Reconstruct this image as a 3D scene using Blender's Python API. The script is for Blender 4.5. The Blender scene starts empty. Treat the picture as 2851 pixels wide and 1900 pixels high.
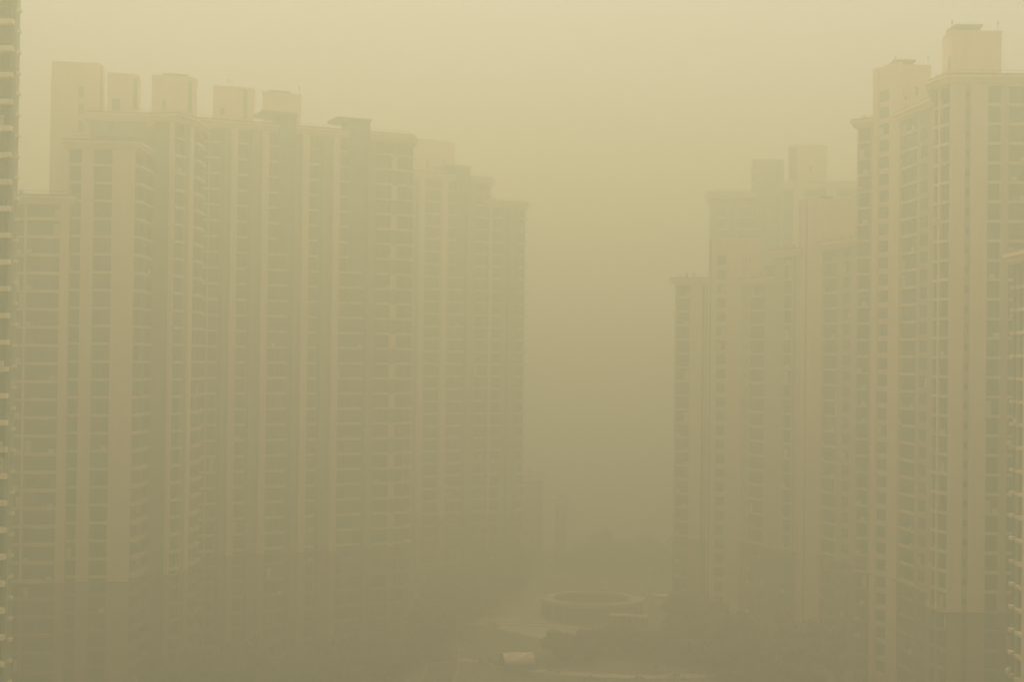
import bpy, bmesh, math, random
from mathutils import Vector, Matrix
random.seed(7)
C = bpy.context.scene.collection
SC = bpy.context.scene

# ------------------------------------------------------------------ camera, sky, sun, exposure
F = 3960.0            # focal length in pixels of a 2851 px wide frame
EYE = 56.0            # eye height above the ground
H = 2.9               # storey height
ROLL = math.radians(0.65)
cam_d = bpy.data.cameras.new('camera'); cam = bpy.data.objects.new('camera', cam_d); C.objects.link(cam)
cam_d.sensor_width = 36.0; cam_d.lens = 36.0 * F / 2851.0
cam_d.clip_start = 0.5; cam_d.clip_end = 9000
cam.matrix_world = (Matrix.Translation((0, 0, EYE)) @ Matrix.Rotation(math.radians(90.72), 4, 'X')
                    @ Matrix.Rotation(ROLL, 4, 'Z'))
SC.camera = cam
SC.render.resolution_x = 1024; SC.render.resolution_y = 683

SUN_EL, SUN_AZ = math.radians(75), math.radians(350)   # azimuth from +Y clockwise
w = bpy.data.worlds.new('World'); SC.world = w; w.use_nodes = True
nt = w.node_tree; nt.nodes.clear()
sky = nt.nodes.new('ShaderNodeTexSky'); sky.sky_type = 'NISHITA'; sky.sun_disc = False
sky.sun_elevation = SUN_EL; sky.sun_rotation = SUN_AZ
sky.dust_density = 8.0; sky.air_density = 1.0; sky.ozone_density = 0.6
tint = nt.nodes.new('ShaderNodeMix'); tint.data_type = 'RGBA'; tint.blend_type = 'MULTIPLY'
tint.inputs['Factor'].default_value = 1.0
tint.inputs['B'].default_value = (1.0, 0.842, 0.665, 1)     # the dust-laden air above the town
bg = nt.nodes.new('ShaderNodeBackground'); bg.inputs['Strength'].default_value = 0.15
wo = nt.nodes.new('ShaderNodeOutputWorld')
nt.links.new(sky.outputs[0], tint.inputs['A']); nt.links.new(tint.outputs['Result'], bg.inputs['Color'])
nt.links.new(bg.outputs[0], wo.inputs['Surface'])
sd = bpy.data.lights.new('sun', 'SUN'); sd.energy = 1.2; sd.angle = math.radians(20); sd.color = (1.0, 0.9, 0.74)
so = bpy.data.objects.new('sun', sd); C.objects.link(so)
sdir = Vector((math.sin(SUN_AZ) * math.cos(SUN_EL), math.cos(SUN_AZ) * math.cos(SUN_EL), math.sin(SUN_EL)))
so.rotation_euler = sdir.to_track_quat('Z', 'Y').to_euler()
SC.view_settings.view_transform = 'Standard'; SC.view_settings.look = 'None'
SC.view_settings.exposure = 0.80; SC.view_settings.gamma = 1.0
SC.render.engine = 'CYCLES'
SC.cycles.use_denoising = True
SC.cycles.volume_bounces = 0
SC.cycles.max_bounces = 6
HAZE_DENSITY = 0.0072
HAZE_COLOR = (0.82, 0.955, 0.655, 1)

# ------------------------------------------------------------------ materials
def mat(name, col, rough=0.85, var=0.12, scale=0.4, kind=None, metallic=0.0):
    m = bpy.data.materials.new(name); m.use_nodes = True
    t = m.node_tree; b = t.nodes['Principled BSDF']
    b.inputs['Roughness'].default_value = rough; b.inputs['Metallic'].default_value = metallic
    geo = t.nodes.new('ShaderNodeNewGeometry')
    if kind == 'glass':
        # every pane its own tone: curtains, open sashes, dark rooms
        sc = t.nodes.new('ShaderNodeVectorMath'); sc.operation = 'DIVIDE'; sc.inputs[1].default_value = (1.9, 1.9, H)
        fl = t.nodes.new('ShaderNodeVectorMath'); fl.operation = 'FLOOR'
        wn = t.nodes.new('ShaderNodeTexWhiteNoise'); wn.noise_dimensions = '3D'
        cr = t.nodes.new('ShaderNodeValToRGB')
        cr.color_ramp.elements[0].color = (*[c * 0.8 for c in col], 1); cr.color_ramp.elements[0].position = 0.0
        cr.color_ramp.elements[1].color = (0.24, 0.25, 0.19, 1); cr.color_ramp.elements[1].position = 1.0
        e = cr.color_ramp.elements.new(0.72); e.color = (*[c * 1.3 for c in col], 1)
        e = cr.color_ramp.elements.new(0.9); e.color = (0.13, 0.19, 0.15, 1)
        t.links.new(geo.outputs['Position'], sc.inputs[0]); t.links.new(sc.outputs[0], fl.inputs[0])
        t.links.new(fl.outputs[0], wn.inputs['Vector']); t.links.new(wn.outputs['Value'], cr.inputs[0])
        t.links.new(cr.outputs[0], b.inputs['Base Color'])
        return m
    n = t.nodes.new('ShaderNodeTexNoise'); n.inputs['Scale'].default_value = scale; n.inputs['Detail'].default_value = 6
    t.links.new(geo.outputs['Position'], n.inputs['Vector'])
    if kind == 'wall':      # rain streaks: noise stretched downwards
        mp = t.nodes.new('ShaderNodeMapping'); mp.inputs['Scale'].default_value = (1.6, 1.6, 0.12)
        t.links.new(geo.outputs['Position'], mp.inputs['Vector']); t.links.new(mp.outputs[0], n.inputs['Vector'])
    mr = t.nodes.new('ShaderNodeMapRange'); mr.inputs['From Min'].default_value = 0.3; mr.inputs['From Max'].default_value = 0.7
    mr.inputs['To Min'].default_value = 1 - var; mr.inputs['To Max'].default_value = 1 + var
    mx = t.nodes.new('ShaderNodeVectorMath'); mx.operation = 'MULTIPLY'; mx.inputs[0].default_value = col
    t.links.new(n.outputs['Fac'], mr.inputs['Value']); t.links.new(mr.outputs[0], mx.inputs[1])
    t.links.new(mx.outputs[0], b.inputs['Base Color'])
    return m
M = dict(
    dark_trim=mat('dark_trim', (0.21, 0.18, 0.13), kind='wall', scale=0.8),
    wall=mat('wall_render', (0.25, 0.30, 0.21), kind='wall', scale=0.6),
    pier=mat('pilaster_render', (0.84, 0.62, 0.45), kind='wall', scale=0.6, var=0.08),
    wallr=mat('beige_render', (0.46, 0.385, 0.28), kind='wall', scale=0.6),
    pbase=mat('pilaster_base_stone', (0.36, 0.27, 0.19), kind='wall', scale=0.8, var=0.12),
    cream=mat('cream_paint', (0.88, 0.74, 0.50), var=0.08),
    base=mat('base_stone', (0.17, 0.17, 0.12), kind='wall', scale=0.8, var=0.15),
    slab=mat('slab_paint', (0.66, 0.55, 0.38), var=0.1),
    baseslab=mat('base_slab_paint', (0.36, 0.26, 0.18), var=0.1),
    glass=mat('window_glass', (0.04, 0.16, 0.135), rough=0.25, kind='glass'),
    frame=mat('window_frame', (0.20, 0.21, 0.18), rough=0.5, var=0.05),
    metal=mat('grey_metal', (0.13, 0.20, 0.18), rough=0.5, var=0.1),
    roof=mat('roof_felt', (0.22, 0.21, 0.18)),
    ground=mat('ground_lawn', (0.07, 0.085, 0.04), var=0.35, scale=0.05),
    paving=mat('pale_paving', (0.30, 0.26, 0.19), var=0.15, scale=0.3),
    asphalt=mat('asphalt', (0.06, 0.06, 0.055), var=0.2, scale=0.5),
    ac=mat('ivory_plastic', (0.62, 0.58, 0.48), rough=0.5, var=0.08),
    kerb=mat('kerb_stone', (0.40, 0.37, 0.31)),
    white=mat('off_white_paint', (0.50, 0.43, 0.33), var=0.06),
    leaf=mat('leaves', (0.062, 0.080, 0.034), rough=0.7, var=0.45, scale=0.7),
    leaf2=mat('leaves_dark', (0.045, 0.062, 0.030), rough=0.7, var=0.45, scale=0.7),
    bark=mat('bark', (0.12, 0.09, 0.065), var=0.3, scale=3),
)

# ------------------------------------------------------------------ mesh helpers
class MB:
    def __init__(s): s.v = []; s.f = []
    def quad(s, a, b, c, d):
        k = len(s.v); s.v += [tuple(a), tuple(b), tuple(c), tuple(d)]; s.f.append((k, k+1, k+2, k+3))
    def box(s, O, d, n, u0, u1, n0, n1, z0, z1):
        """oriented box: O (x,y), d along the wall, n outwards"""
        if u1 - u0 < 1e-4 or z1 - z0 < 1e-4: return
        k = len(s.v)
        for z in (z0, z1):
            for (u, q) in ((u0, n0), (u1, n0), (u1, n1), (u0, n1)):
                s.v.append((O[0] + d[0]*u + n[0]*q, O[1] + d[1]*u + n[1]*q, z))
        s.f += [(k, k+1, k+2, k+3), (k+7, k+6, k+5, k+4), (k, k+4, k+5, k+1), (k+1, k+5, k+6, k+2), (k+2, k+6, k+7, k+3), (k+3, k+7, k+4, k)]
    def prism(s, pts, z0, z1):
        k = len(s.v); m = len(pts)
        s.v += [(p[0], p[1], z0) for p in pts] + [(p[0], p[1], z1) for p in pts]
        s.f.append(tuple(range(k, k+m))); s.f.append(tuple(range(k+2*m-1, k+m-1, -1)))
        for i in range(m): s.f.append((k+i, k+m+i, k+m+(i+1) % m, k+(i+1) % m))
    def tube(s, a, b, r0, r1, n=8):
        a = Vector(a); b = Vector(b); ax = (b-a).normalized()
        e = ax.orthogonal().normalized(); g = ax.cross(e); k = len(s.v)
        for p, r in ((a, r0), (b, r1)):
            for i in range(n):
                t = 2*math.pi*i/n; s.v.append(tuple(p + (e*math.cos(t) + g*math.sin(t))*r))
        for i in range(n): s.f.append((k+i, k+(i+1) % n, k+n+(i+1) % n, k+n+i))
        s.f.append(tuple(range(k+n-1, k-1, -1))); s.f.append(tuple(range(k+n, k+2*n)))
    def mesh(s, name, material):
        me = bpy.data.meshes.new(name); me.from_pydata(s.v, [], s.f)
        me.materials.append(material)
        bm = bmesh.new(); bm.from_mesh(me); bmesh.ops.recalc_face_normals(bm, faces=bm.faces); bm.to_mesh(me); bm.free()
        return me
    def build(s, name, material, parent=None):
        if not s.v: return None
        o = bpy.data.objects.new(name, s.mesh(name, material)); C.objects.link(o)
        if parent is not None: o.parent = parent
        return o
def empty(name, loc, rz=0):
    o = bpy.data.objects.new(name, None); C.objects.link(o); o.location = loc; o.rotation_euler.z = rz
    o.empty_display_size = 1
    return o
def tag(o, label=None, cat=None, group=None, kind=None):
    if label: o['label'] = label
    if cat: o['category'] = cat
    if group: o['group'] = group
    if kind: o['kind'] = kind
    return o
def copy_tree(o, parent=None):
    c = o.copy(); C.objects.link(c)
    if parent is not None: c.parent = parent
    for ch in list(o.children): copy_tree(ch, c)
    return c

def W(x, s, ym=1000.0):
    """plan position of a point measured at pixel column x (row ym) where one storey measures s pixels"""
    x = x - math.tan(ROLL) * (1000.0 - ym)
    return ((x - 1425.5) * H / s, F * H / s)
def lerp(a, b, t): return a + (b - a) * t

# ------------------------------------------------------------------ tower builder
class Tower:
    def __init__(s, label, origin, phi=0.5, panes=False, name='apartment_tower', line=-12.7, wallmat='wall', cat='apartment tower'):
        s.root = empty(name, (origin[0], origin[1], 0)); tag(s.root, label, cat)
        s.phi = phi; s.panes = panes; s.line = EYE + line * H
        s.wall = MB(); s.base = MB(); s.pier = MB(); s.roof = MB(); s.corn = MB(); s.wins = []; s.balcs = []; s.string = MB(); s.para = MB(); s.pbase = MB(); s.slabmat = 'slab'; s.piers = []; s.pale = False; s.shaft_mb = MB()
        s.wallmat = wallmat
        s.curt = MB(); s.curtf = MB()
        s.o = origin
    def floors(s, ztop):
        k0 = math.ceil((0.5 - EYE) / H - s.phi)
        z = EYE + (k0 + s.phi) * H
        out = []
        if z > 1.2: out.append(0.0)
        while z < ztop - 1.2: out.append(z); z += H
        return out
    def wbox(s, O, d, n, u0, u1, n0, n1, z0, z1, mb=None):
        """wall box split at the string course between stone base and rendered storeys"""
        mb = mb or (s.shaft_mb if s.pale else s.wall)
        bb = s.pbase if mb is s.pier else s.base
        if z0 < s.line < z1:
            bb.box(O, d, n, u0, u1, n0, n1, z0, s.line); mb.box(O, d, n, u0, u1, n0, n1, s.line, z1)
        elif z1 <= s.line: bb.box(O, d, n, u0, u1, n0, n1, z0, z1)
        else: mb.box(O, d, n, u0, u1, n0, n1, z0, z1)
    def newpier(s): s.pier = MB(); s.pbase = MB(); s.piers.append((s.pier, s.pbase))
    def seg(s, P, Q, kind, ztop, zwin=None, **kw):
        P = Vector((P[0], P[1])); Q = Vector((Q[0], Q[1])); L = (Q-P).length
        if L < 0.02: return
        d = (Q-P) / L; n = Vector((d.y, -d.x)); O = P
        zt = ztop
        if kind == 'wall': s.wbox(O, d, n, 0, L, -0.3, 0, 0, zt); return
        if kind in ('pier', 'brick'): s.newpier()
        if kind == 'pier':
            s.wbox(O, d, n, 0, L, -0.3, kw.get('out', 1.0), 0, zt, s.pier); return
        if kind == 'brick':       # pier of blocks set in and out from storey to storey
            for i, z in enumerate(s.floors(zt) + [zt]):
                if i: s.wbox(O, d, n, 0, L, -0.3, 0.45*(i % 2) - 0.15, zp, z, s.pier if i % 2 else s.wall)
                zp = z
            return
        if kind == 'glass':       # tall stair glazing set back in a slot
            rec = kw.get('rec', 0.9)
            s.curt.box(O, d, n, 0, L, -rec-0.1, -rec, 0, zt)
            s.wbox(O, d, n, 0, L, -rec-0.4, -rec-0.12, 0, zt)
            m = max(1, round(L / 1.2))
            if L > 1.5:
                for i in range(m+1):
                    u = lerp(0.04, L-0.04, i/m); s.curtf.box(O, d, n, u-0.04, u+0.04, -rec, -rec+0.07, 0, zt)
                for z in s.floors(zt): s.curtf.box(O, d, n, 0, L, -rec, -rec+0.05, z+0.3, z+0.42)
            return
        top = zwin if zwin is not None else zt
        fl = [z for z in s.floors(zt)]
        if kind == 'win':
            jam = min(0.18, L*0.1); sp = kw.get('sp', 0.85); head = 0.12
            s.wbox(O, d, n, 0, jam, -0.3, 0, 0, zt); s.wbox(O, d, n, L-jam, L, -0.3, 0, 0, zt)
            prev = 0.0
            for z in fl:
                if z > top - 1.5 or z < 1: continue
                z0, z1 = z + sp, z + H - head
                if z1 > zt: z1 = zt - 0.1
                s.wbox(O, d, n, jam, L-jam, -0.3, 0, prev, z0)
                s.wins.append((O, d, n, jam, L-jam, -0.16, z0, z1)); prev = z1
                if kw.get('sill', True):
                    (s.shaft_mb if s.pale else s.wall if z0 > s.line else s.base).box(O, d, n, jam-0.05, L-jam+0.05, 0.003, 0.12, z0-0.32, z0-0.02)
            s.wbox(O, d, n, jam, L-jam, -0.3, 0, prev, zt)
        if kind == 'slot':        # small bathroom windows, one to a storey
            a = kw.get('a', 0.2); b = kw.get('b', 0.85)
            s.wbox(O, d, n, 0, L*a, -0.35, -0.08, 0, zt); s.wbox(O, d, n, L*b, L, -0.35, -0.08, 0, zt)
            prev = 0.0
            for z in fl:
                if z < 1 or z > top-1.5: continue
                s.wbox(O, d, n, L*a, L*b, -0.35, -0.08, prev, z+1.0)
                s.wins.append((O, d, n, L*a, L*b, -0.2, z+1.0, z+2.1)); prev = z+2.1
            s.wbox(O, d, n, L*a, L*b, -0.35, -0.08, prev, zt)
        if kind == 'balc':        # balcony column: recess, glazed back, slab and parapet on each storey
            rec = kw.get('rec', 0.55); out = kw.get('out', 0.45); sh = kw.get('sh', 0.42); bow = kw.get('bow', 0.0)
            f0 = kw.get('f0', -99); f1 = kw.get('f1', 99)
            s.wbox(O, d, n, 0.0, 0.1, -rec-0.3, 0, 0, zt); s.wbox(O, d, n, L-0.1, L, -rec-0.3, 0, 0, zt)
            s.wbox(O, d, n, 0.1, L-0.1, -rec-0.3, -rec-0.12, 0, zt)
            for z in fl:
                if z < 1: continue
                z1 = min(z + H, zt)
                s.wins.append((O, d, n, 0.1, L-0.1, -rec, z+0.16, z1-0.02))
                k = (z-EYE)/H
                if f0 < k < f1: s.balcs.append((O, d, n, -0.04, L+0.04+kw.get('ext', 0), -rec+0.05, out, z-0.12, z-0.12+sh, bow))
        if kind == 'slabs':       # only the slabs, wider ones on the low storeys
            for z in fl:
                k = (z-EYE)/H
                if kw.get('f0', -99) < k < kw.get('f1', 99) and z > 1:
                    s.balcs.append((O, d, n, 0, L, kw.get('n0', -0.85), kw.get('out', 0.45), z-0.12, z+0.3, 0))
    def vol(s, pts, strips, top, back, cornice=True, ym=1000.0, cover=0.55, pale=False):
        """pts: outline knots (x, s); strips: (x0, x1, kind, options); back: vector to the rear side"""
        keep = s.line
        s.pale = pale
        if pale: s.line = -50.0
        ztop = EYE + top * H
        P = [W(x, sc, ym) for x, sc in pts]; xs = [p[0] for p in pts]
        # plan position at any x by projecting onto the knots' straight walls
        def at(x):
            for i in range(len(xs)-1):
                if x <= xs[i+1] or i == len(xs)-2:
                    a, b = P[i], P[i+1]
                    r = (x - math.tan(ROLL)*(1000-ym) - 1425.5) / F
                    # a + t(b-a) with X = r Y
                    den = (b[0]-a[0]) - r*(b[1]-a[1])
                    t = (r*a[1] - a[0]) / den if abs(den) > 1e-9 else 0
                    t = max(0.0, min(1.0, t))
                    return (lerp(a[0], b[0], t), lerp(a[1], b[1], t))
        zt = ztop - cover*H if cornice else ztop
        for st in strips:
            x0, x1, kind = st[:3]; kw = st[3] if len(st) > 3 else {}
            zz = EYE + kw['top']*H if 'top' in kw else None
            s.seg(at(x0), at(x1), kind, zt, zwin=zz, **{k: v for k, v in kw.items() if k != 'top'})
        # corners of the rear, closed with plain wall
        bk = Vector(back)
        A = Vector(P[0]) + bk; B = Vector(P[-1]) + bk
        for a, b in ((P[-1], B), (B, A), (A, P[0])): s.seg(a, b, 'pier' if pale else 'wall', zt, **(dict(out=0.0) if pale else {}))
        outline = [tuple(p) for p in P] + [tuple(B), tuple(A)]
        s.roof.prism(off(outline, -0.32), zt-0.4, zt-0.05)
        if cornice:       # roof railing on posts and a few vents
            ol = off(outline, -0.25); rz = ztop; rl = MB()
            for i in range(len(ol)):
                a, b = Vector(ol[i]), Vector(ol[(i+1) % len(ol)]); Lx = (b-a).length
                if Lx < 1.0: continue
                d = (b-a)/Lx; n = Vector((d.y, -d.x)); k = max(1, int(Lx/1.8))
                rl.box(a, d, n, 0, Lx, -0.03, 0.03, rz+0.62, rz+0.68)
                for j in range(k): rl.box(a, d, n, (j+0.5)*Lx/k-0.03, (j+0.5)*Lx/k+0.03, -0.028, 0.028, zt-0.05, rz+0.62)
            o = rl.build('roof_railing', M['metal'], s.root); o.location = (-s.o[0], -s.o[1], 0)
            cc = (Vector(ol[0]) + Vector(ol[len(P)-1]) + Vector(ol[-1]))/3
            for q in range(2):
                vm = MB(); c2 = cc + Vector((q*1.6-0.8, q*0.7)); vm.tube((c2.x, c2.y, zt-0.06), (c2.x, c2.y, ztop+1.1), 0.22, 0.22); vm.tube((c2.x, c2.y, ztop+1.1), (c2.x, c2.y, ztop+1.35), 0.42, 0.2)
                o = vm.build('roof_vent', M['metal'], s.root); o.location = (-s.o[0], -s.o[1], 0)
        if cornice:
            steps = ((0.0, 0.16, 0.35), (0.16, 0.56, 0.75), (0.56, 0.82, 1.15), (0.82, 1.0, 0.95))
            hh = ztop - zt
            for a, b, o in steps:
                ring(s.para if a > 0.8 else s.corn, off(outline, -0.3), off(outline, o), zt + a*hh, zt + b*hh)
        if zt > s.line > 0:
            ring(s.string, off(outline, 0.004), off(outline, 0.74), s.line-0.14, s.line+0.08)
        s.line = keep; s.pale = False
        return outline
    def finish(s, nwin=100, nac=22):
        r = s.root; rr = random.Random(len(s.wins))
        cand = [e for e in s.balcs if e[7] > 4]
        for e in rr.sample(cand, min(nac, len(cand))):
            O, d, n, u0, u1, q0, q1, z0, z1, bow = e; a = MB(); u = rr.choice((u0+0.25, u1-1.15))
            a.box(O - Vector(s.o), d, n, u, u+0.85, q1+0.005+bow, q1+0.34+bow, z1+0.02, z1+0.62)
            a.box(O - Vector(s.o), d, n, u+0.1, u+0.75, q1+0.34+bow, q1+0.37+bow, z1+0.08, z1+0.56)
            a.build('air_conditioner', M['ac'], r)
        for e in rr.sample(s.wins, min(nac, len(s.wins))):      # a sash left open or a dark screen let down
            O, d, n, u0, u1, q, z0, z1 = e; a = MB(); w_ = min(0.85, (u1-u0)*0.45); u = rr.choice((u0+0.08, u1-w_-0.08))
            a.box(O - Vector(s.o), d, n, u, u+w_, q+0.06, q+0.1, z0+0.1, lerp(z0, z1, rr.uniform(0.5, 0.92)))
            a.build('blind', M['ac' if rr.random() < 0.5 else 'frame'], r)
        loc = Vector((s.o[0], s.o[1], 0))
        def link(o, mod=True):
            if o is None: return
            o.parent = r; o.location = -loc if mod else o.location
            return o
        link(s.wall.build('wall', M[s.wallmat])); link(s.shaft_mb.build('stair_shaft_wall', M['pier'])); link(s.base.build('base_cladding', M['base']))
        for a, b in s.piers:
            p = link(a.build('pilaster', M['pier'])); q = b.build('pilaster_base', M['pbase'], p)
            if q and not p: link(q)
        link(s.roof.build('roof', M['roof'])); link(s.corn.build('cornice', M['pier'])); link(s.string.build('string_course', M['dark_trim'])); link(s.para.build('parapet', M['dark_trim']))
        g = link(s.curt.build('stair_glazing', M['glass']))
        if g: s.curtf.build('glazing_frame', M['frame'], g)
        # windows
        def show(e, z0, z1, u0, u1):
            O, d, n = e[0], e[1], e[2]; c = O + d*(u0+u1)/2
            px = 1425.5 + F*c.x/c.y; zc = (z0+z1)/2; py = 1000 - F*(zc-EYE)/c.y
            if not (-30 < px < 2880 and -30 < py < 1930): return -1
            face = abs(d.x*1 - d.y*c.x/c.y)
            return (u1-u0)*face*(z1-z0)/c.y**2
        wl = sorted(s.wins, key=lambda e: -show(e, e[6], e[7], e[3], e[4]))
        cache = {}
        def win_mb(w, h, fr, gl):
            t = min(0.07, w*0.1)
            X, Z, N = Vector((1, 0)), None, Vector((0, -1))
            gl.box((0, 0), X, N, t, w-t, -0.06, -0.01, t, h-t)
            fr.box((0, 0), X, N, 0, t, -0.06, 0.05, 0, h); fr.box((0, 0), X, N, w-t, w, -0.06, 0.05, 0, h)
            fr.box((0, 0), X, N, t, w-t, -0.06, 0.05, 0, t); fr.box((0, 0), X, N, t, w-t, -0.06, 0.05, h-t, h)
            m = max(1, int(w/0.95))
            for i in range(1, m): fr.box((0, 0), X, N, w*i/m-0.03, w*i/m+0.03, -0.005, 0.045, t, h-t)
            if h > 1.6 and w > 1.2: fr.box((0, 0), X, N, t, w-t, -0.005, 0.04, h*0.68, h*0.68+0.06)
        rest_f, rest_g = MB(), MB()
        for i, (O, d, n, u0, u1, q, z0, z1) in enumerate(wl):
            w_, h_ = u1-u0, z1-z0
            base = O + d*u0 + n*q
            if i < nwin:
                key = (round(w_, 2), round(h_, 2), round(math.atan2(d.y, d.x), 3))
                if key not in cache:
                    fr, gl = MB(), MB(); win_mb(w_, h_, fr, gl)
                    cache[key] = (fr.mesh('window', M['frame']), gl.mesh('pane', M['glass']))
                o = bpy.data.objects.new('window', cache[key][0]); C.objects.link(o); o.parent = r
                o.location = Vector((base.x, base.y, z0)) - loc; o.rotation_euler.z = math.atan2(d.y, d.x)
                p = bpy.data.objects.new('pane', cache[key][1]); C.objects.link(p); p.parent = o
            else:
                fr, gl = MB(), MB(); win_mb(w_, h_, fr, gl)
                for src, dst in ((fr, rest_f), (gl, rest_g)):
                    k = len(dst.v)
                    dst.v += [(base.x + d.x*v[0] - d.y*v[1], base.y + d.y*v[0] + d.x*v[1], z0+v[2]) for v in src.v]
                    dst.f += [tuple(a+k for a in f) for f in src.f]
        if rest_f.v:
            o = link(rest_f.build('window', M['frame'])); o['kind'] = 'stuff'
            rest_g.build('pane', M['glass'], o)
        bl = sorted(s.balcs, key=lambda e: -show(e, e[7]-0.5, e[8]+0.5, e[3], e[4]))
        rest = {False: MB(), True: MB()}; cache = {}
        def bal_mb(mb, w, q0, q1, h, bow):
            X, N = Vector((1, 0)), Vector((0, -1))
            if bow:
                m = 8; pts = [(0, -q0), (w, -q0)]
                for i in range(m+1):
                    t = 1-i/m; pts.append((w*t, -(q1 + bow*math.sin(math.pi*t)**0.7 if 0 < t < 1 else q1)))
                mb.prism(pts, 0, h)
            else: mb.box((0, 0), X, N, 0, w, q0, q1, 0, h)
        for i, (O, d, n, u0, u1, q0, q1, z0, z1, bow) in enumerate(bl):
            low = z0 < s.line
            base = O + d*u0
            mb = MB(); bal_mb(mb, u1-u0, q0, q1, z1-z0, bow)
            if i < nwin:
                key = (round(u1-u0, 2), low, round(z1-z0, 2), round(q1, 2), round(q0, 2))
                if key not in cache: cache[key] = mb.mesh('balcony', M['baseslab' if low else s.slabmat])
                o = bpy.data.objects.new('balcony', cache[key]); C.objects.link(o); o.parent = r
                o.location = Vector((base.x, base.y, z0)) - loc; o.rotation_euler.z = math.atan2(d.y, d.x)
            else:
                dst = rest[low]; k = len(dst.v)
                dst.v += [(base.x + d.x*v[0] - d.y*v[1], base.y + d.y*v[0] + d.x*v[1], z0+v[2]) for v in mb.v]
                dst.f += [tuple(a+k for a in f) for f in mb.f]
        for low in rest:
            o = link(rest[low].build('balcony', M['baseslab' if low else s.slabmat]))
            if o: o['kind'] = 'stuff'
    def penthouse(s, pts, top, bot, back, ym=300, windows=(), cap=None, rods=(), strip=None):
        """lift house on the roof; windows: (x0, x1, y0, y1) in pixels on the first wall"""
        P = [Vector(W(x, sc, ym)) for x, sc in pts]; bk = Vector(back)
        z1 = EYE + top*H; z0 = EYE + bot*H
        outline = [tuple(p) for p in P] + [tuple(P[-1]+bk), tuple(P[0]+bk)]
        body = MB(); body.prism(outline, z0, z1-0.0); ring(body, off(outline, -0.25), off(outline, 0.1), z1+0.002, z1+0.35)
        loc = Vector((s.o[0], s.o[1], 0))
        b = body.build('lift_house', M['pier'], s.root); b.location = -loc
        def on(x, i=None):
            r = (x - math.tan(ROLL)*(1000-ym) - 1425.5) / F
            for j in range(len(P)-1):
                a, c = P[j], P[j+1]; den = (c.x-a.x) - r*(c.y-a.y); t = (r*a.y-a.x)/den
                if t <= 1.0001 or j == len(P)-2: return a + (c-a)*min(max(t, 0), 1), (c-a).normalized()
        for (x0, x1, y0, y1) in windows:
            a, d = on(x0); c, _ = on(x1); c = a + d*max((c-a).dot(d), 0.3); n = Vector((d.y, -d.x)); yh = 1000 + math.tan(ROLL)*(x0-1425.5)
            za = EYE - (y1-yh)*a.y/F; zb = EYE - (y0-yh)*a.y/F; zb = min(zb, z1-0.1)
            m = MB(); L = (c-a).length
            m.box(a, d, n, 0, L, 0.004, 0.05, max(za, z0), zb)
            m.build('window', M['glass'], b)
        if cap:
            x0, x1, h = cap; a, d = on(x0); c, _ = on(x1); n = Vector((d.y, -d.x)); m = MB()
            L = (c-a).length
            m.box(a, d, n, 0, L, -4.5, -0.4, z1+0.36, z1+0.36+h*0.55); m.box(a, d, n, -0.3, L+0.3, -4.8, -0.1, z1+0.36+h*0.55, z1+0.36+h)
            m.build('cap', M['metal'], b)
        for x in rods:
            a, d = on(x); n = Vector((d.y, -d.x)); p = a - n*0.6; m = MB()
            m.tube((p.x, p.y, z1), (p.x, p.y, z1+1.9), 0.05, 0.03); m.tube((p.x, p.y, z1+1.5), (p.x, p.y, z1+2.1), 0.14, 0.1)
            m.build('lightning_rod', M['metal'], b)
        return b
    def shaft(s, x0, x1, sc0, sc1, z0, z1, ym):
        a = Vector(W(x0, sc0, ym)); c = Vector(W(x1, sc1, ym)); d = (c-a).normalized(); n = Vector((d.y, -d.x)); L = (c-a).length
        a -= Vector(s.o); m = MB(); m.box(a, d, n, 0.02, L-0.02, -4, 1.3, EYE+z0*H, EYE+z1*H)
        g = m.build('stair_head', M['glass'], s.root); f = MB(); k = max(2, round(L/1.3))
        for i in range(k+1): u = lerp(0.06, L-0.06, i/k); f.box(a, d, n, u-0.05, u+0.05, 1.302, 1.36, EYE+z0*H, EYE+z1*H)
        f.build('glazing_frame', M['frame'], g)
    def capbox(s, x0, x1, sc0, sc1, z0, z1, dep=4.0, ym=350, name='roof_canopy', out=0.4):
        a = Vector(W(x0, sc0, ym)); c = Vector(W(x1, sc1, ym)); d = (c-a).normalized(); n = Vector((d.y, -d.x)); m = MB()
        za, zb = EYE+z0*H, EYE+z1*H; L = (c-a).length
        m.box(a, d, n, 0, L, -dep, out, zb-0.45, zb)
        m.box(a, d, n, 0.5, L-0.5, -dep+0.5, out-0.5, za, zb-0.45)
        o = m.build(name, M['metal'], s.root); o.location = (-s.o[0], -s.o[1], 0)

def off(poly, dist):
    """offset a closed plan outline (interior to the left of travel is the body's rear: outline runs left to right along the front)"""
    m = len(poly); out = []
    area = sum(poly[i][0]*poly[(i+1) % m][1] - poly[(i+1) % m][0]*poly[i][1] for i in range(m))
    sg = 1 if area > 0 else -1
    for i in range(m):
        a = Vector(poly[i-1]); b = Vector(poly[i]); c = Vector(poly[(i+1) % m])
        d1 = (b-a).normalized(); d2 = (c-b).normalized()
        n1 = Vector((d1.y, -d1.x))*sg; n2 = Vector((d2.y, -d2.x))*sg
        k = n1 + n2
        if k.length < 1e-6: k = n1
        k = k / max(k.dot(n1), 0.35)
        out.append(tuple(b + k*dist))
    return out
def ring(mb, inner, outer, z0, z1):
    m = len(inner); k = len(mb.v)
    for pts, z in ((inner, z0), (outer, z0), (outer, z1), (inner, z1)): mb.v += [(p[0], p[1], z) for p in pts]
    for i in range(m):
        j = (i+1) % m
        for a in range(4):
            b = (a+1) % 4; mb.f.append((k+a*m+i, k+a*m+j, k+b*m+j, k+b*m+i))

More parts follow.
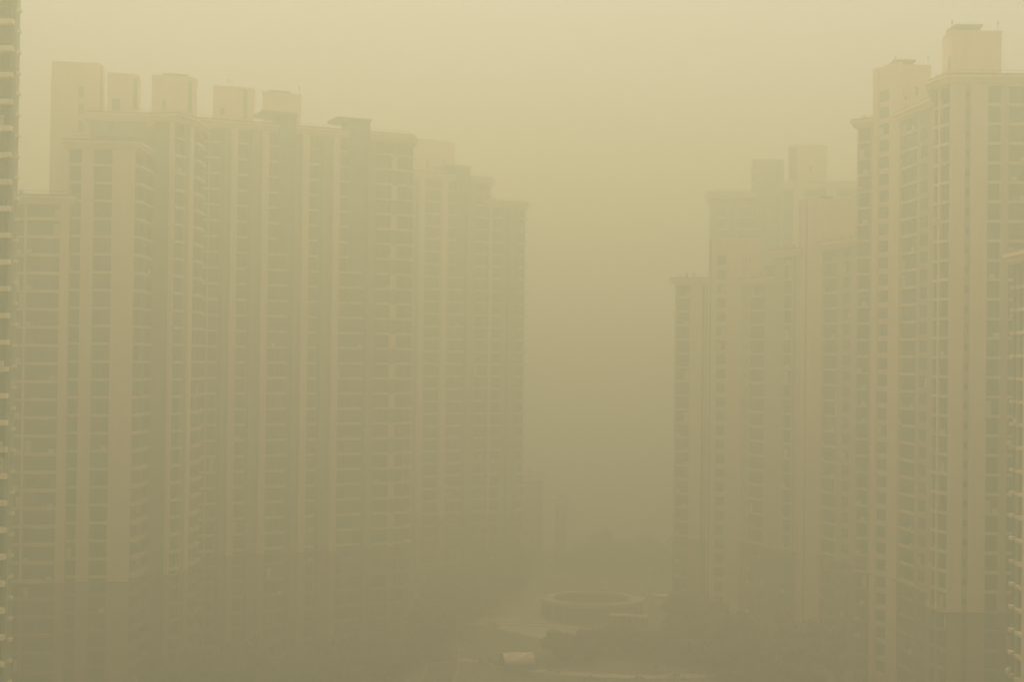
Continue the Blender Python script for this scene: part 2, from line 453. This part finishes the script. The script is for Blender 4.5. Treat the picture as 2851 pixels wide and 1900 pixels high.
# ------------------------------------------------------------------ the setting: ground, courtyard, roads
def sheet(name, pts, z, m, kind='structure'):
    me = bpy.data.meshes.new(name); me.from_pydata([(p[0], p[1], z) for p in pts], [], [tuple(range(len(pts)))]); me.materials.append(m)
    o = bpy.data.objects.new(name, me); C.objects.link(o); o['kind'] = kind; return o
def disc(cx, cy, r, n=48, ry=None): return [(cx + r*math.cos(2*math.pi*i/n), cy + (ry or r)*math.sin(2*math.pi*i/n)) for i in range(n)]
sheet('ground', [(-2400, -2400), (2400, -2400), (2400, 2400), (-2400, 2400)], 0.0, M['ground'])
def G(x, y):
    """ground point seen at pixel (x, y)"""
    yh = 1000 + math.tan(ROLL)*(x-1425.5); d = EYE*F/(y-yh)
    return ((x - math.tan(ROLL)*(1000-y) - 1425.5)*d/F, d)
def band(name, line, width, z, m, kerb=True):
    mb = MB(); kb = MB(); L = []; R = []
    for i, p in enumerate(line):
        a = Vector(line[max(i-1, 0)]); b = Vector(line[min(i+1, len(line)-1)]); d = (b-a).normalized(); n = Vector((d.y, -d.x)); p = Vector(p)
        L.append(p - n*width/2); R.append(p + n*width/2)
    for i in range(len(line)-1):
        mb.quad((*L[i], z), (*R[i], z), (*R[i+1], z), (*L[i+1], z))
        if kerb:
            for S, sg in ((L, -1), (R, 1)):
                a, b = S[i], S[i+1]; d = (b-a).normalized(); n = Vector((d.y, -d.x))
                kb.box(a, d, n, 0, (b-a).length, 0 if sg > 0 else -0.18, 0.18 if sg > 0 else 0, -0.05, 0.13)
    mb.build(name, m)['kind'] = 'structure'
    if kerb: kb.build('kerb', M['kerb'])['kind'] = 'structure'
def curve(pts, n=8):
    out = []
    for i in range(len(pts)-1):
        p0 = Vector(pts[max(i-1, 0)]); p1 = Vector(pts[i]); p2 = Vector(pts[i+1]); p3 = Vector(pts[min(i+2, len(pts)-1)])
        for k in range(n):
            t = k/n; out.append(tuple(0.5*((2*p1) + (p2-p0)*t + (2*p0-5*p1+4*p2-p3)*t*t + (3*p1-p0-3*p2+p3)*t**3)))
    out.append(tuple(pts[-1])); return out
sheet('courtyard_paving', [G(1225, 1660), G(1380, 1632), G(1500, 1650), G(1520, 1730), G(1660, 1760), G(1900, 1770), G(1880, 1800), G(1560, 1790), G(1330, 1740)], 0.004, M['paving'])
band('garden_path', curve([G(1120, 1735), G(1260, 1740), G(1400, 1738), G(1560, 1745), G(1760, 1772), G(1960, 1830)]), 3.0, 0.012, M['paving'])
band('garden_path', curve([G(1100, 1850), G(1300, 1838), G(1460, 1862), G(1640, 1880), G(1850, 1884), G(2150, 1870)]), 3.2, 0.016, M['paving'])
band('access_road', curve([(-90, 205), (-30, 214), (20, 222), (52, 236), (46, 262), (44, 320), (40, 420)]), 6.0, 0.02, M['asphalt'])
band('access_road', curve([(-16, 215), (-12, 250), (-14, 300), (-20, 380), (-24, 520)]), 5.5, 0.024, M['asphalt'])

# ------------------------------------------------------------------ left side: long block of stepped wings
FA = Vector((42.4, 25.0)).normalized(); BA = Vector((-FA.y, FA.x))
def sA(x): return 44.0 - 0.0047*(x-580)
YM = 470
A = Tower('long wide apartment block of stepped wings and pale pilasters filling the left half', W(640, 43.7), phi=0.55)
# front wing
A.vol([(191, 50.0), (375, 49.8), (430, 47.2)],
      [(191, 195, 'wall'), (195, 227, 'balc', dict(out=0.25, rec=0.35)), (227, 261, 'pier', dict(out=0.5)), (261, 313, 'balc', dict(out=0.2, rec=0.4)), (313, 375, 'pier', dict(out=0.5)),
       (375, 402, 'balc', dict(out=0.9, ext=0.5)), (402, 408, 'wall'), (408, 430, 'balc', dict(out=1.0))], 12.0, (-2, 12), ym=YM)
A.capbox(268, 390, 48.6, 48.6, 12.0, 12.5, dep=5)
# middle wing
A.vol([(428, 48.0), (483, 48.2), (530, 47.3), (566, 45.6)],
      [(428, 473, 'wall'), (473, 483, 'pier', dict(out=0.35)), (483, 511, 'balc', dict(out=0.4)), (511, 524, 'wall'), (524, 534, 'pier', dict(out=0.35)),
       (534, 553, 'balc', dict(out=0.9)), (553, 566, 'balc')], 14.05, (-2.4, 9), ym=YM)
# main range
pts = [(249, 45.1), (428, 44.85), (520, 44.3), (1140, sA(1140)), (1150, 40.9)]
S = [(249, 291, 'wall'), (291, 318, 'win'), (318, 415, 'wall'), (415, 440, 'win'), (440, 552, 'wall'),
     (552, 579, 'balc'), (579, 582, 'pier', dict(out=0.25)), (582, 609, 'balc'), (609, 622, 'glass', dict(rec=0.5)), (622, 640, 'wall'), (640, 658, 'pier'),
     (658, 688, 'balc', dict(out=0.5)), (688, 699, 'glass', dict(rec=0.5)), (699, 727, 'wall'), (727, 745, 'pier'),
     (745, 773, 'balc', dict(out=0.5)), (773, 820, 'glass', dict(rec=0.8)), (820, 839, 'wall'), (839, 858, 'pier'),
     (858, 885, 'balc', dict(out=0.5)), (885, 898, 'glass', dict(rec=0.5)), (898, 925, 'wall'), (925, 943, 'pier'),
     (943, 969, 'balc', dict(out=0.5)), (969, 1025, 'glass', dict(rec=0.8)), (1025, 1046, 'wall'),
     (1046, 1089, 'balc', dict(out=0.6)), (1089, 1106, 'brick'), (1106, 1140, 'balc', dict(out=0.5)), (1140, 1150, 'balc', dict(out=0.5)),
     (773, 802, 'slabs', dict(f1=6.7, n0=-0.78)), (969, 1013, 'slabs', dict(f1=6.0, n0=-0.78))]
A.vol(pts, S, 15.04, (-3.4, 14.5), ym=YM)
A.shaft(773, 820, sA(773), sA(820), 13.6, 15.55, 350); A.capbox(722, 822, sA(722), sA(822), 15.56, 15.78, ym=350, dep=5, out=1.7)
A.shaft(969, 1025, sA(969), sA(1025), 13.6, 15.55, 350); A.capbox(932, 1027, sA(932), sA(1027), 15.56, 15.78, ym=350, dep=5, out=1.7)
# tall stair tower at the far left and lift houses
A.vol([(140, 43.4), (276, 43.2), (291, 42.4)], [(140, 276, 'pier', dict(out=0)), (276, 284, 'glass', dict(rec=0.2)), (284, 291, 'pier', dict(out=0))], 18.85, (-3, 9), ym=300, cornice=False)
m = MB()
for y0, y1 in ((240, 268), (287, 316), (336, 366)):
    a = Vector(W(217, 43.32, 300)); c = Vector(W(230, 43.3, 300)); d = (c-a).normalized(); n = Vector((d.y, -d.x))
    mm = MB(); mm.box(a, d, n, 0, (c-a).length, 0.004, 0.06, EYE+(987-y1)/43.3*H, EYE+(987-y0)/43.3*H)
    o = mm.build('window', M['glass'], A.root); o.location = (-A.o[0], -A.o[1], 0)
A.penthouse([(297, 43.7), (365, 43.6), (384, 43.4)], 17.9, 13.9, (-1.3, 6.5), ym=230, windows=[(311, 333, 272, 305), (370, 380, 215, 300)])
A.penthouse([(421, 43.5), (520, 43.2), (546, 42.95)], 17.9, 13.9, (-1.3, 6.5), ym=250, windows=[(451, 461, 275, 303), (522, 533, 222, 312)], cap=(455, 520, 0.4))
A.penthouse([(592, 42.0), (676, 41.8), (706, 41.6)], 17.85, 13.9, (-1.0, 6.5), ym=280, windows=[(677, 687, 246, 330), (612, 624, 298, 318)], rods=(635,))
A.penthouse([(730, 41.2), (838, 40.8)], 17.85, 13.9, (-1.0, 6.5), ym=300, cap=(752, 802, 0.35), rods=(834,))
A.finish(nac=18)

# lower block between the edge tower and the long block
Cb = Tower('lower apartment block with bowed balcony fronts at the left, squeezed behind the near edge tower', W(120, 50.4), phi=0.4)
Cb.vol([(-70, 50.7), (190, 50.3)],
       [(-70, -10, 'wall'), (-10, 34, 'balc'), (34, 40, 'wall'), (40, 66, 'balc', dict(out=0.15, rec=0.3)), (66, 72, 'pier', dict(out=0.3)), (72, 165, 'balc', dict(out=0.25, bow=0.85, rec=0.4, sh=0.5)), (165, 190, 'pier', dict(out=0.3))],
       8.8, (-2, 14), ym=800)
Cb.finish()

# second block further along
B = Tower('second left apartment block, fainter and slimmer, standing behind the long block', W(1300, 34.3), phi=0.5)
def sB(x): return 35.1 - 0.0053*(x-1160)
BB = Vector((-0.5, 0.86))
B.vol([(1120, sB(1120)), (1354, sB(1354)), (1367, 33.7)],
      [(1120, 1164, 'wall'), (1164, 1178, 'pier'), (1178, 1226, 'balc'), (1226, 1242, 'pier'), (1242, 1265, 'balc'), (1265, 1303, 'glass'),
       (1303, 1325, 'wall'), (1325, 1354, 'balc'), (1354, 1367, 'balc'), (1265, 1290, 'slabs', dict(f1=6.7))], 14.85, BB*15, ym=600)
B.shaft(1265, 1303, sB(1265), sB(1303), 13.4, 15.3, 500); B.capbox(1234, 1304, sB(1234), sB(1304), 15.31, 15.55, ym=500, dep=5, out=1.7)
B.vol([(1362, 34.1), (1440, 34.0), (1462, 33.6)],
      [(1362, 1370, 'pier', dict(out=0.3)), (1370, 1397, 'balc'), (1397, 1411, 'wall'), (1411, 1418, 'glass', dict(rec=0.4)), (1418, 1437, 'wall'), (1437, 1440, 'wall'), (1440, 1462, 'balc', dict(out=0.7))],
      12.95, (-3, 12), ym=700)
B.penthouse([(1151, 34.0), (1240, 33.9), (1267, 33.6)], 17.75, 14.0, (-0.3, 7), ym=430, windows=[(1188, 1193, 443, 466), (1233, 1238, 443, 460)], cap=(1170, 1210, 0.3))
B.finish()

# near tower cut by the left edge
L = Tower('nearest tower, cut by the left edge, grey green glazing crossed by cream balcony bands', W(0, 74.5), phi=0.35, line=-40); L.slabmat = 'cream'
L.vol([(-190, 74.5), (28, 74.5)], [(-190, -100, 'wall'), (-100, -30, 'balc', dict(out=0.8, sh=0.55)), (-30, 26, 'balc', dict(out=0.8, sh=0.55)), (26, 28, 'wall')], 16.2, (-14, 22))
L.vol([(-60, 58.7), (41, 58.5)], [(-60, 0, 'wall'), (0, 39, 'balc', dict(out=0.6, ext=0.3)), (39, 41, 'wall')], 18.0, (-10, 12))
L.finish()

# ------------------------------------------------------------------ right side
R1 = Tower('tallest right tower with two broad pale pilasters and a bare lift house on top', W(2720, 54.5), phi=0.3, wallmat='wallr')
R1.vol([(2600, 53.2), (2648, 54.4), (3000, 54.5)],
       [(2600, 2603, 'wall'), (2603, 2618, 'balc', dict(out=0.2, rec=0.4)), (2618, 2622, 'pier', dict(out=0.25)), (2622, 2646, 'balc', dict(out=0.2, rec=0.4)), (2646, 2648, 'wall'), (2648, 2687, 'pier', dict(out=0.3)),
        (2687, 2704, 'slot', dict(a=0.25, b=0.92)), (2704, 2751, 'pier', dict(out=0.3)), (2751, 2790, 'balc', dict(out=0.3)), (2790, 2810, 'wall'),
        (2810, 2862, 'balc', dict(out=0.3)), (2862, 2900, 'pier'), (2900, 2940, 'balc'), (2940, 3000, 'wall')], 14.9, (6.0, 17), ym=450)
R1.penthouse([(2630, 51.2), (2652, 52.2), (2792, 52.2)], 17.75, 14.0, (1.9, 7), ym=180, windows=[(2644, 2650, 158, 198)], cap=(2668, 2735, 1.0), rods=(2657, 2785))
R1.finish()

R2 = Tower('tall stepped tower directly left of the closest right tower, square windows down its middle', W(2480, 47.4), phi=0.35, wallmat='wallr')
R2.vol([(2506, 47.35), (2600, 50.2)],
       [(2506, 2513, 'wall'), (2513, 2556, 'balc', dict(out=0.15, rec=0.35)), (2556, 2564, 'wall'), (2564, 2588, 'win'), (2588, 2600, 'wall')], 14.8, (10, 9), ym=450)
R2.vol([(2431, 46.3), (2510, 47.5)],
       [(2431, 2436, 'wall'), (2436, 2439, 'glass', dict(rec=0.3)), (2439, 2448, 'pier', dict(out=0.2)), (2448, 2480, 'win', dict(top=15.9, sp=0.8)), (2480, 2510, 'pier', dict(out=0.25))], 17.75, (3.2, 11), ym=450, cornice=False, pale=True)
R2.vol([(2389, 45.9), (2431, 46.2)], [(2389, 2392, 'wall'), (2392, 2426, 'balc', dict(out=0.3, rec=0.35)), (2426, 2431, 'wall')], 14.8, (6, 12), ym=450)
R2.penthouse([(2498, 46.75), (2594, 46.7)], 17.75, 14.0, (2.1, 7), ym=220, windows=[(2512, 2518, 240, 262), (2552, 2560, 240, 262), (2504, 2512, 267, 276), (2522, 2528, 267, 276)], cap=(2500, 2548, 0.9), rods=(2499, 2590))
R2.finish()

R5 = Tower('medium height tower, middle of the right row, dark line down its stair wall', W(2290, 43), phi=0.5, wallmat='wallr')
R5.vol([(2290, 42.4), (2395, 44.5)],
       [(2290, 2293, 'wall'), (2293, 2333, 'balc', dict(out=0.15, rec=0.35)), (2333, 2346, 'wall'), (2346, 2370, 'win'), (2370, 2395, 'wall')], 7.9, (9, 11), ym=800)
R5.vol([(2222, 41.9), (2290, 42.4)],
       [(2222, 2226, 'wall'), (2226, 2230, 'glass', dict(rec=0.3)), (2230, 2244, 'pier', dict(out=0.2)), (2244, 2249, 'glass', dict(rec=0.3)), (2249, 2290, 'pier', dict(out=0.2))], 10.8, (3.0, 12), ym=800, cornice=False, pale=True)
R5.vol([(2156, 41.2), (2222, 41.9)],
       [(2156, 2183, 'wall'), (2183, 2206, 'balc', dict(out=0.2, rec=0.3)), (2206, 2211, 'wall'), (2211, 2215, 'glass', dict(rec=0.3)), (2215, 2222, 'wall')], 7.6, (7, 12), ym=800)
R5.penthouse([(2290, 41.9), (2382, 41.8)], 10.8, 7.2, (1.7, 7), ym=600, cap=(2296, 2320, 0.5))
R5.finish()

R4 = Tower('lowest and most distant tower of the right row, stepped roof beside the open gap', W(2030, 39.7), phi=0.5, wallmat='wallr')
R4.vol([(2066, 39.7), (2156, 41.2)],
       [(2066, 2074, 'wall'), (2074, 2082, 'slot'), (2082, 2088, 'wall'), (2088, 2130, 'balc', dict(out=0.15, rec=0.35)), (2130, 2156, 'wall')], 5.85, (9, 11), ym=900)
R4.vol([(1972, 39.5), (2066, 39.7)],
       [(1972, 1976, 'wall'), (1976, 1980, 'glass', dict(rec=0.3)), (1980, 1993, 'pier', dict(out=0.2)), (1993, 2023, 'win', dict(top=7.4, sp=0.85)), (2023, 2066, 'pier', dict(out=0.2))], 8.7, (2.0, 11), ym=900, cornice=False, pale=True)
R4.vol([(1880, 39.0), (1972, 39.2)],
       [(1880, 1884, 'wall'), (1884, 1922, 'balc', dict(out=0.2, rec=0.3)), (1922, 1955, 'pier', dict(out=0.15)), (1955, 1960, 'glass', dict(rec=0.3)), (1960, 1972, 'wall')], 5.95, (4, 13), ym=900)
R4.penthouse([(2066, 39.2), (2118, 39.2)], 8.7, 5.4, (1.3, 7), ym=700, windows=[(2076, 2080, 716, 730), (2086, 2091, 716, 730)], cap=(2068, 2100, 0.4))
R4.capbox(2126, 2165, 40.0, 40.2, 5.7, 6.7, ym=740, dep=3, name='roof_tank', out=0.0)
R4.finish()

R6 = Tower('very faint tall tower looming far behind the right row', W(2180, 33), phi=0.5)
R6.vol([(2180, 33.9), (2420, 34.2)],
       [(2180, 2209, 'glass'), (2209, 2240, 'pier'), (2240, 2300, 'balc'), (2300, 2330, 'pier'), (2330, 2370, 'balc'), (2370, 2420, 'wall')], 14.8, (2, 14), ym=600)
R6.vol([(2095, 32.1), (2183, 32.1)], [(2095, 2106, 'balc'), (2106, 2160, 'wall'), (2160, 2183, 'glass', dict(rec=0.5))], 17.6, (2, 14), ym=600, cornice=False)
R6.vol([(1976, 31.9), (2096, 32.1)],
       [(1976, 1998, 'wall'), (1998, 2024, 'balc'), (2024, 2034, 'wall'), (2034, 2042, 'win'), (2042, 2052, 'wall'), (2052, 2092, 'balc'), (2092, 2096, 'wall')], 14.8, (2, 14), ym=700)
R6.penthouse([(2196, 34.0), (2222, 34.1), (2305, 34.0)], 17.7, 14.3, (1.8, 8), ym=430, windows=[(2200, 2220, 410, 500), (2256, 2262, 460, 478)])
R6.finish()

R3 = Tower('lower nearby block clipped by the right edge, balconies receding along its side', W(2840, 65), phi=0.35, line=-15.5)
R3.vol([(2820, 63.3), (2985, 71.0)],
       [(2820, 2830, 'balc', dict(out=0.4)), (2830, 2838, 'wall'), (2838, 2872, 'balc', dict(out=0.4, sh=0.4)), (2872, 2890, 'pier'), (2890, 2985, 'wall')], 4.95, (16, 3), ym=1000)
R3.finish(nac=5)

# low blocks in the mist at the end of the gap
D1 = Tower('low block barely visible in the mist at the end of the gap', W(1490, 30.2), phi=0.4, name='apartment_block', cat='apartment block', line=-3)
D1.vol([(1440, 30.4), (1512, 30.0)], [(1440, 1462, 'wall'), (1462, 1476, 'balc'), (1476, 1496, 'wall'), (1496, 1512, 'glass', dict(rec=0.4))], -10.7, (0, 12), ym=1400)
D1.finish(40)
D2 = Tower('slim grey stair block standing alone in the misty gap', W(1565, 29.5), phi=0.4, name='apartment_block', cat='apartment block', line=-3)
D2.vol([(1550, 29.6), (1580, 29.5)], [(1550, 1554, 'wall'), (1554, 1576, 'glass', dict(rec=0.3)), (1576, 1580, 'wall')], -13.1, (0, 8), ym=1450)
D2.finish(40)

# ------------------------------------------------------------------ garden structures
def G_at(x, y, z):
    yh = 1000 + math.tan(ROLL)*(x-1425.5); d = (EYE-z)*F/(y-yh)
    return Vector(((x - math.tan(ROLL)*(1000-y) - 1425.5)*d/F, d, z))
# ring pavilion
c = G_at(1648, 1662, 4.0); r = empty('ring_pavilion', (c.x, c.y, 0)); tag(r, 'round pavilion with an open ring roof in the courtyard', 'pavilion')
N = 64
ri, ro = disc(0, 0, 8.6, N, 7.8), disc(0, 0, 11.2, N, 10.4)
m = MB(); ring(m, ri, ro, 3.3, 3.62); m.build('roof', M['paving'], r)
m = MB(); ring(m, disc(0, 0, 11.2, N, 10.4), disc(0, 0, 11.5, N, 10.7), 3.2, 4.0); m.build('rim', M['white'], r)
m = MB(); ring(m, disc(0, 0, 8.3, N, 7.5), disc(0, 0, 8.6, N, 7.8), 3.2, 3.9); m.build('rim', M['white'], r)
m = MB(); ring(m, disc(0, 0, 10.1, N, 9.3), disc(0, 0, 10.3, N, 9.5), 0.0, 3.3); m.build('wall', M['base'], r)
for i in range(20):
    t = 2*math.pi*i/20; m = MB(); m.tube((11.0*math.cos(t), 10.2*math.sin(t), 0), (11.0*math.cos(t), 10.2*math.sin(t), 3.3), 0.16, 0.16)
    m.build('column', M['wall'], r)
m = MB()
m.prism(disc(0, 0, 8.2, N, 7.4), 0.004, 0.25); m.build('planting_bed', M['ground'], r)
# pergola walk on the ring's right
c = G_at(1755, 1752, 0); r = empty('pergola', (c.x, c.y, 0), math.radians(-14)); tag(r, 'open pergola on square posts beside the ring roofed pavilion', 'pergola')
m = MB(); m.box((0, 0), Vector((1, 0)), Vector((0, -1)), -4.2, 3.6, -1.6, 1.6, 2.75, 2.92)
m.build('roof', M['paving'], r)
for i in range(6):
    for q in (-1.3, 1.3):
        m = MB(); x = -3.8 + i*1.4; m.box((0, 0), Vector((1, 0)), Vector((0, -1)), x-0.13, x+0.13, q-0.13, q+0.13, 0, 2.75); m.build('post', M['wall'], r)
m = MB(); m.box((0, 0), Vector((1, 0)), Vector((0, -1)), -4.0, 3.4, -1.45, -1.35, 0.1, 2.2); m.build('screen', M['glass'], r)
# pale entrance canopy right of the ring
c = G_at(1843, 1664, 3.0); r = empty('entrance_canopy', (c.x, c.y, 0)); tag(r, 'short bright flat canopy on posts at the foot of the most distant right tower', 'canopy')
m = MB(); m.box((0, 0), Vector((1, 0)), Vector((0, -1)), -2.2, 2.1, -1.5, 1.2, 2.75, 3.55); m.build('roof', M['white'], r)
for x in (-1.9, 1.8):
    for q in (-1.2, 0.9):
        m = MB(); m.tube((x, -q, 0), (x, -q, 2.75), 0.12, 0.12); m.build('post', M['white'], r)
# garage ramp under a vaulted pale roof
c = G_at(1398, 1862, 0); r = empty('garage_entrance', (c.x, c.y, 0), math.radians(-78)); tag(r, 'pale vaulted shelter over a garage ramp at the bottom centre', 'shelter')
m = MB(); n = 14; w_ = 2.6; Lr = 5.6
k = 0; rows = []
for j in range(n+1):
    t = math.pi*j/n; rows.append((-w_*math.cos(t), 1.3 + 1.5*math.sin(t)))
for a, b in zip(rows[:-1], rows[1:]):
    na = 0.15
    m.quad((a[0], 0, a[1]), (b[0], 0, b[1]), (b[0], Lr, b[1]), (a[0], Lr, a[1]))
    m.quad((a[0], 0, a[1]-na), (b[0], 0, b[1]-na), (b[0], Lr, b[1]-na), (a[0], Lr, a[1]-na))
    m.quad((a[0], 0, a[1]-na), (b[0], 0, b[1]-na), (b[0], 0, b[1]), (a[0], 0, a[1]))
m.build('roof', M['white'], r)
for sx in (-1, 1):
    m = MB(); m.box((0, 0), Vector((0, 1)), Vector((1, 0)), 0, Lr, sx*w_-0.12, sx*w_+0.12, 0, 1.3); m.build('side_wall', M['wall'], r)
m = MB(); pr = [(-2.25, 1.3)] + [(x*0.86, z-0.1) for x, z in rows[1:-1]] + [(2.25, 1.3)]
kk = len(m.v); m.v += [(x, 0.6, z) for x, z in pr] + [(2.25, 0.6, 0), (-2.25, 0.6, 0)]; m.f.append(tuple(range(len(m.v)))); m.build('end_panel', M['wall'], r)

# ------------------------------------------------------------------ trees
def make_tree(hgt, rad, leafmat, seed, cat='tree', nclump=26, per=120, leaf=0.34, conical=0.0):
    rnd = random.Random(seed)
    root = empty('tree', (0, 0, 0))
    t = MB(); hb = hgt*0.38
    t.tube((0, 0, -0.1), (0.1, 0.05, hb), 0.17, 0.11)
    clumps = []
    for i in range(nclump):
        a = rnd.uniform(0, 6.283); zz = rnd.uniform(0.3, 1.0)
        rr = rad * (math.sin(math.pi*min(1, (zz-0.18)/0.86))**0.6) * math.sqrt(rnd.uniform(0.08, 1)) * (1 - conical*zz)
        p = Vector((rr*math.cos(a), rr*math.sin(a), hgt*zz*0.94)); clumps.append((p, rnd.uniform(0.55, 1.15)*rad*0.36))
    for p, q in clumps[:10]:
        t.tube((0.1, 0.05, hb*rnd.uniform(0.75, 1)), tuple(p), 0.07, 0.02, 5)
    t.build('trunk', M['bark'], root)
    cr = MB()
    for p, q in clumps:
        for _ in range(per):
            v = Vector((rnd.gauss(0, 1), rnd.gauss(0, 1), rnd.gauss(0, 0.75)))
            v = v.normalized() * q * rnd.uniform(0.45, 1.1)
            o = p + v; nrm = (v.normalized() + Vector((rnd.uniform(-.8, .8), rnd.uniform(-.8, .8), rnd.uniform(-.3, 1)))).normalized()
            e = nrm.orthogonal().normalized(); e = Matrix.Rotation(rnd.uniform(0, 6.28), 3, nrm) @ e; g = nrm.cross(e); l = leaf*rnd.uniform(0.6, 1.3)
            cr.quad(o - e*l, o - g*l*0.6, o + e*l, o + g*l*0.6)
    me = bpy.data.meshes.new('crown'); me.from_pydata(cr.v, [], cr.f); me.materials.append(leafmat)
    o = bpy.data.objects.new('crown', me); C.objects.link(o); o.parent = root
    return root
protos = [make_tree(8.5, 3.4, M['leaf'], 1), make_tree(7.0, 3.6, M['leaf2'], 2), make_tree(10.5, 3.8, M['leaf2'], 3, nclump=34), make_tree(6.0, 2.4, M['leaf'], 4, nclump=18), make_tree(11.5, 2.6, M['leaf'], 5, conical=0.5)]
used = set()
rnd = random.Random(11)
def plant(x, y, k, label, group, sc=1.0):
    o = protos[k]
    if k in used: o = copy_tree(o)
    used.add(k)
    o.location = (x, y, 0); o.rotation_euler.z = rnd.uniform(0, 6.28); q = sc*rnd.uniform(0.82, 1.2); o.scale = (q*rnd.uniform(0.9, 1.15), q*rnd.uniform(0.9, 1.15), q)
    tag(o, label, 'tree', group)
def belt(pts, n, spread, kinds, label, group, sc=1.0):
    pts = [Vector(p) for p in pts]; Ls = [(b-a).length for a, b in zip(pts[:-1], pts[1:])]; T = sum(Ls)
    for i in range(n):
        t = (i + rnd.uniform(0.1, 0.9))/n*T; j = 0
        while j < len(Ls)-1 and t > Ls[j]: t -= Ls[j]; j += 1
        p = pts[j] + (pts[j+1]-pts[j])*(t/Ls[j]); d = (pts[j+1]-pts[j]).normalized(); nn = Vector((d.y, -d.x))
        p = p + nn*rnd.uniform(-spread, spread)
        plant(p.x, p.y, rnd.choice(kinds), label, group, sc)
belt([(0, 376), (10, 384), (20, 382)], 12, 6.0, [1, 3, 3], 'low faint tree in the mist between the far low blocks and the ring pavilion', 'low trees at the misty end of the gap', 0.7)
# in front of the long block (it runs from (-55,235) to (-20,278))
belt([(-58, 226), (-46, 233), (-34, 242), (-22, 254), (-13, 268)], 34, 3.2, [0, 1, 3], 'hazy garden tree in the belt along the foot of the long left block', 'trees along the foot of the long left block')
belt([(-14, 285), (-12, 305), (-6, 322), (0, 345)], 22, 4.0, [0, 1, 2], 'hazy tree in the clump below the second, fainter left block', 'trees below the second left block')
belt([(20, 372), (28, 380), (40, 378), (44, 372)], 22, 7.0, [0, 1, 0, 2], 'blurred tree on the misty mound behind the ring roofed pavilion', 'trees behind the ring pavilion', 0.85)
belt([(30, 272), (38, 262), (46, 250), (52, 238)], 34, 5.0, [0, 1, 2, 3, 4], 'dim tree in the dark thicket at the foot of the right towers', 'trees at the foot of the right towers')
belt([(9, 262), (14, 266), (22, 270), (30, 268)], 16, 4.5, [1, 3, 3], 'small murky tree in the garden at the bottom centre', 'small trees in the bottom centre garden', 0.75)
# hedges and ground cover: nobody could count these
g = MB(); rn = random.Random(5)
for _ in range(9000):
    x = rn.uniform(-60, 60); y = rn.uniform(215, 370)
    if (math.sin(x*0.21+1.3)*math.cos(y*0.17) + 0.4*math.sin(x*0.7+y*0.5)) < 0.35: continue
    if (x-17)**2 + (y-308)**2 < 20**2 or (-2 < x < 36 and 284 < y < 330) or (-16 < x < 20 and 320 < y < 352): continue
    o = Vector((x, y, rn.uniform(0.05, 0.9))); e = Vector((rn.uniform(-1, 1), rn.uniform(-1, 1), rn.uniform(-.4, .4))).normalized(); f = e.orthogonal().normalized(); l = rn.uniform(0.3, 0.6)
    g.quad(o-e*l, o-f*l, o+e*l, o+f*l)
me = bpy.data.meshes.new('shrubbery'); me.from_pydata(g.v, [], g.f); me.materials.append(M['leaf2'])
o = bpy.data.objects.new('shrubbery', me); C.objects.link(o); tag(o, 'low dark shrubs covering the courtyard beds', 'shrubs', kind='stuff')

# ------------------------------------------------------------------ the air: even haze round camera and scene
hz = MB(); hz.box((0, 0), Vector((1, 0)), Vector((0, -1)), -2500, 2500, -2500, 2500, -1.0, 112.0)
hm = bpy.data.materials.new('haze_air'); hm.use_nodes = True; t = hm.node_tree; t.nodes.clear()
pv = t.nodes.new('ShaderNodeVolumePrincipled'); pv.inputs['Density'].default_value = HAZE_DENSITY
pv.inputs['Color'].default_value = HAZE_COLOR; pv.inputs['Absorption Color'].default_value = (0.08, 0.0, 0.0, 1); pv.inputs['Anisotropy'].default_value = 0.34
ou = t.nodes.new('ShaderNodeOutputMaterial'); t.links.new(pv.outputs[0], ou.inputs['Volume'])
h = hz.build('haze', hm); tag(h, 'thick yellow grey smog filling the air between the towers', 'haze', kind='stuff')
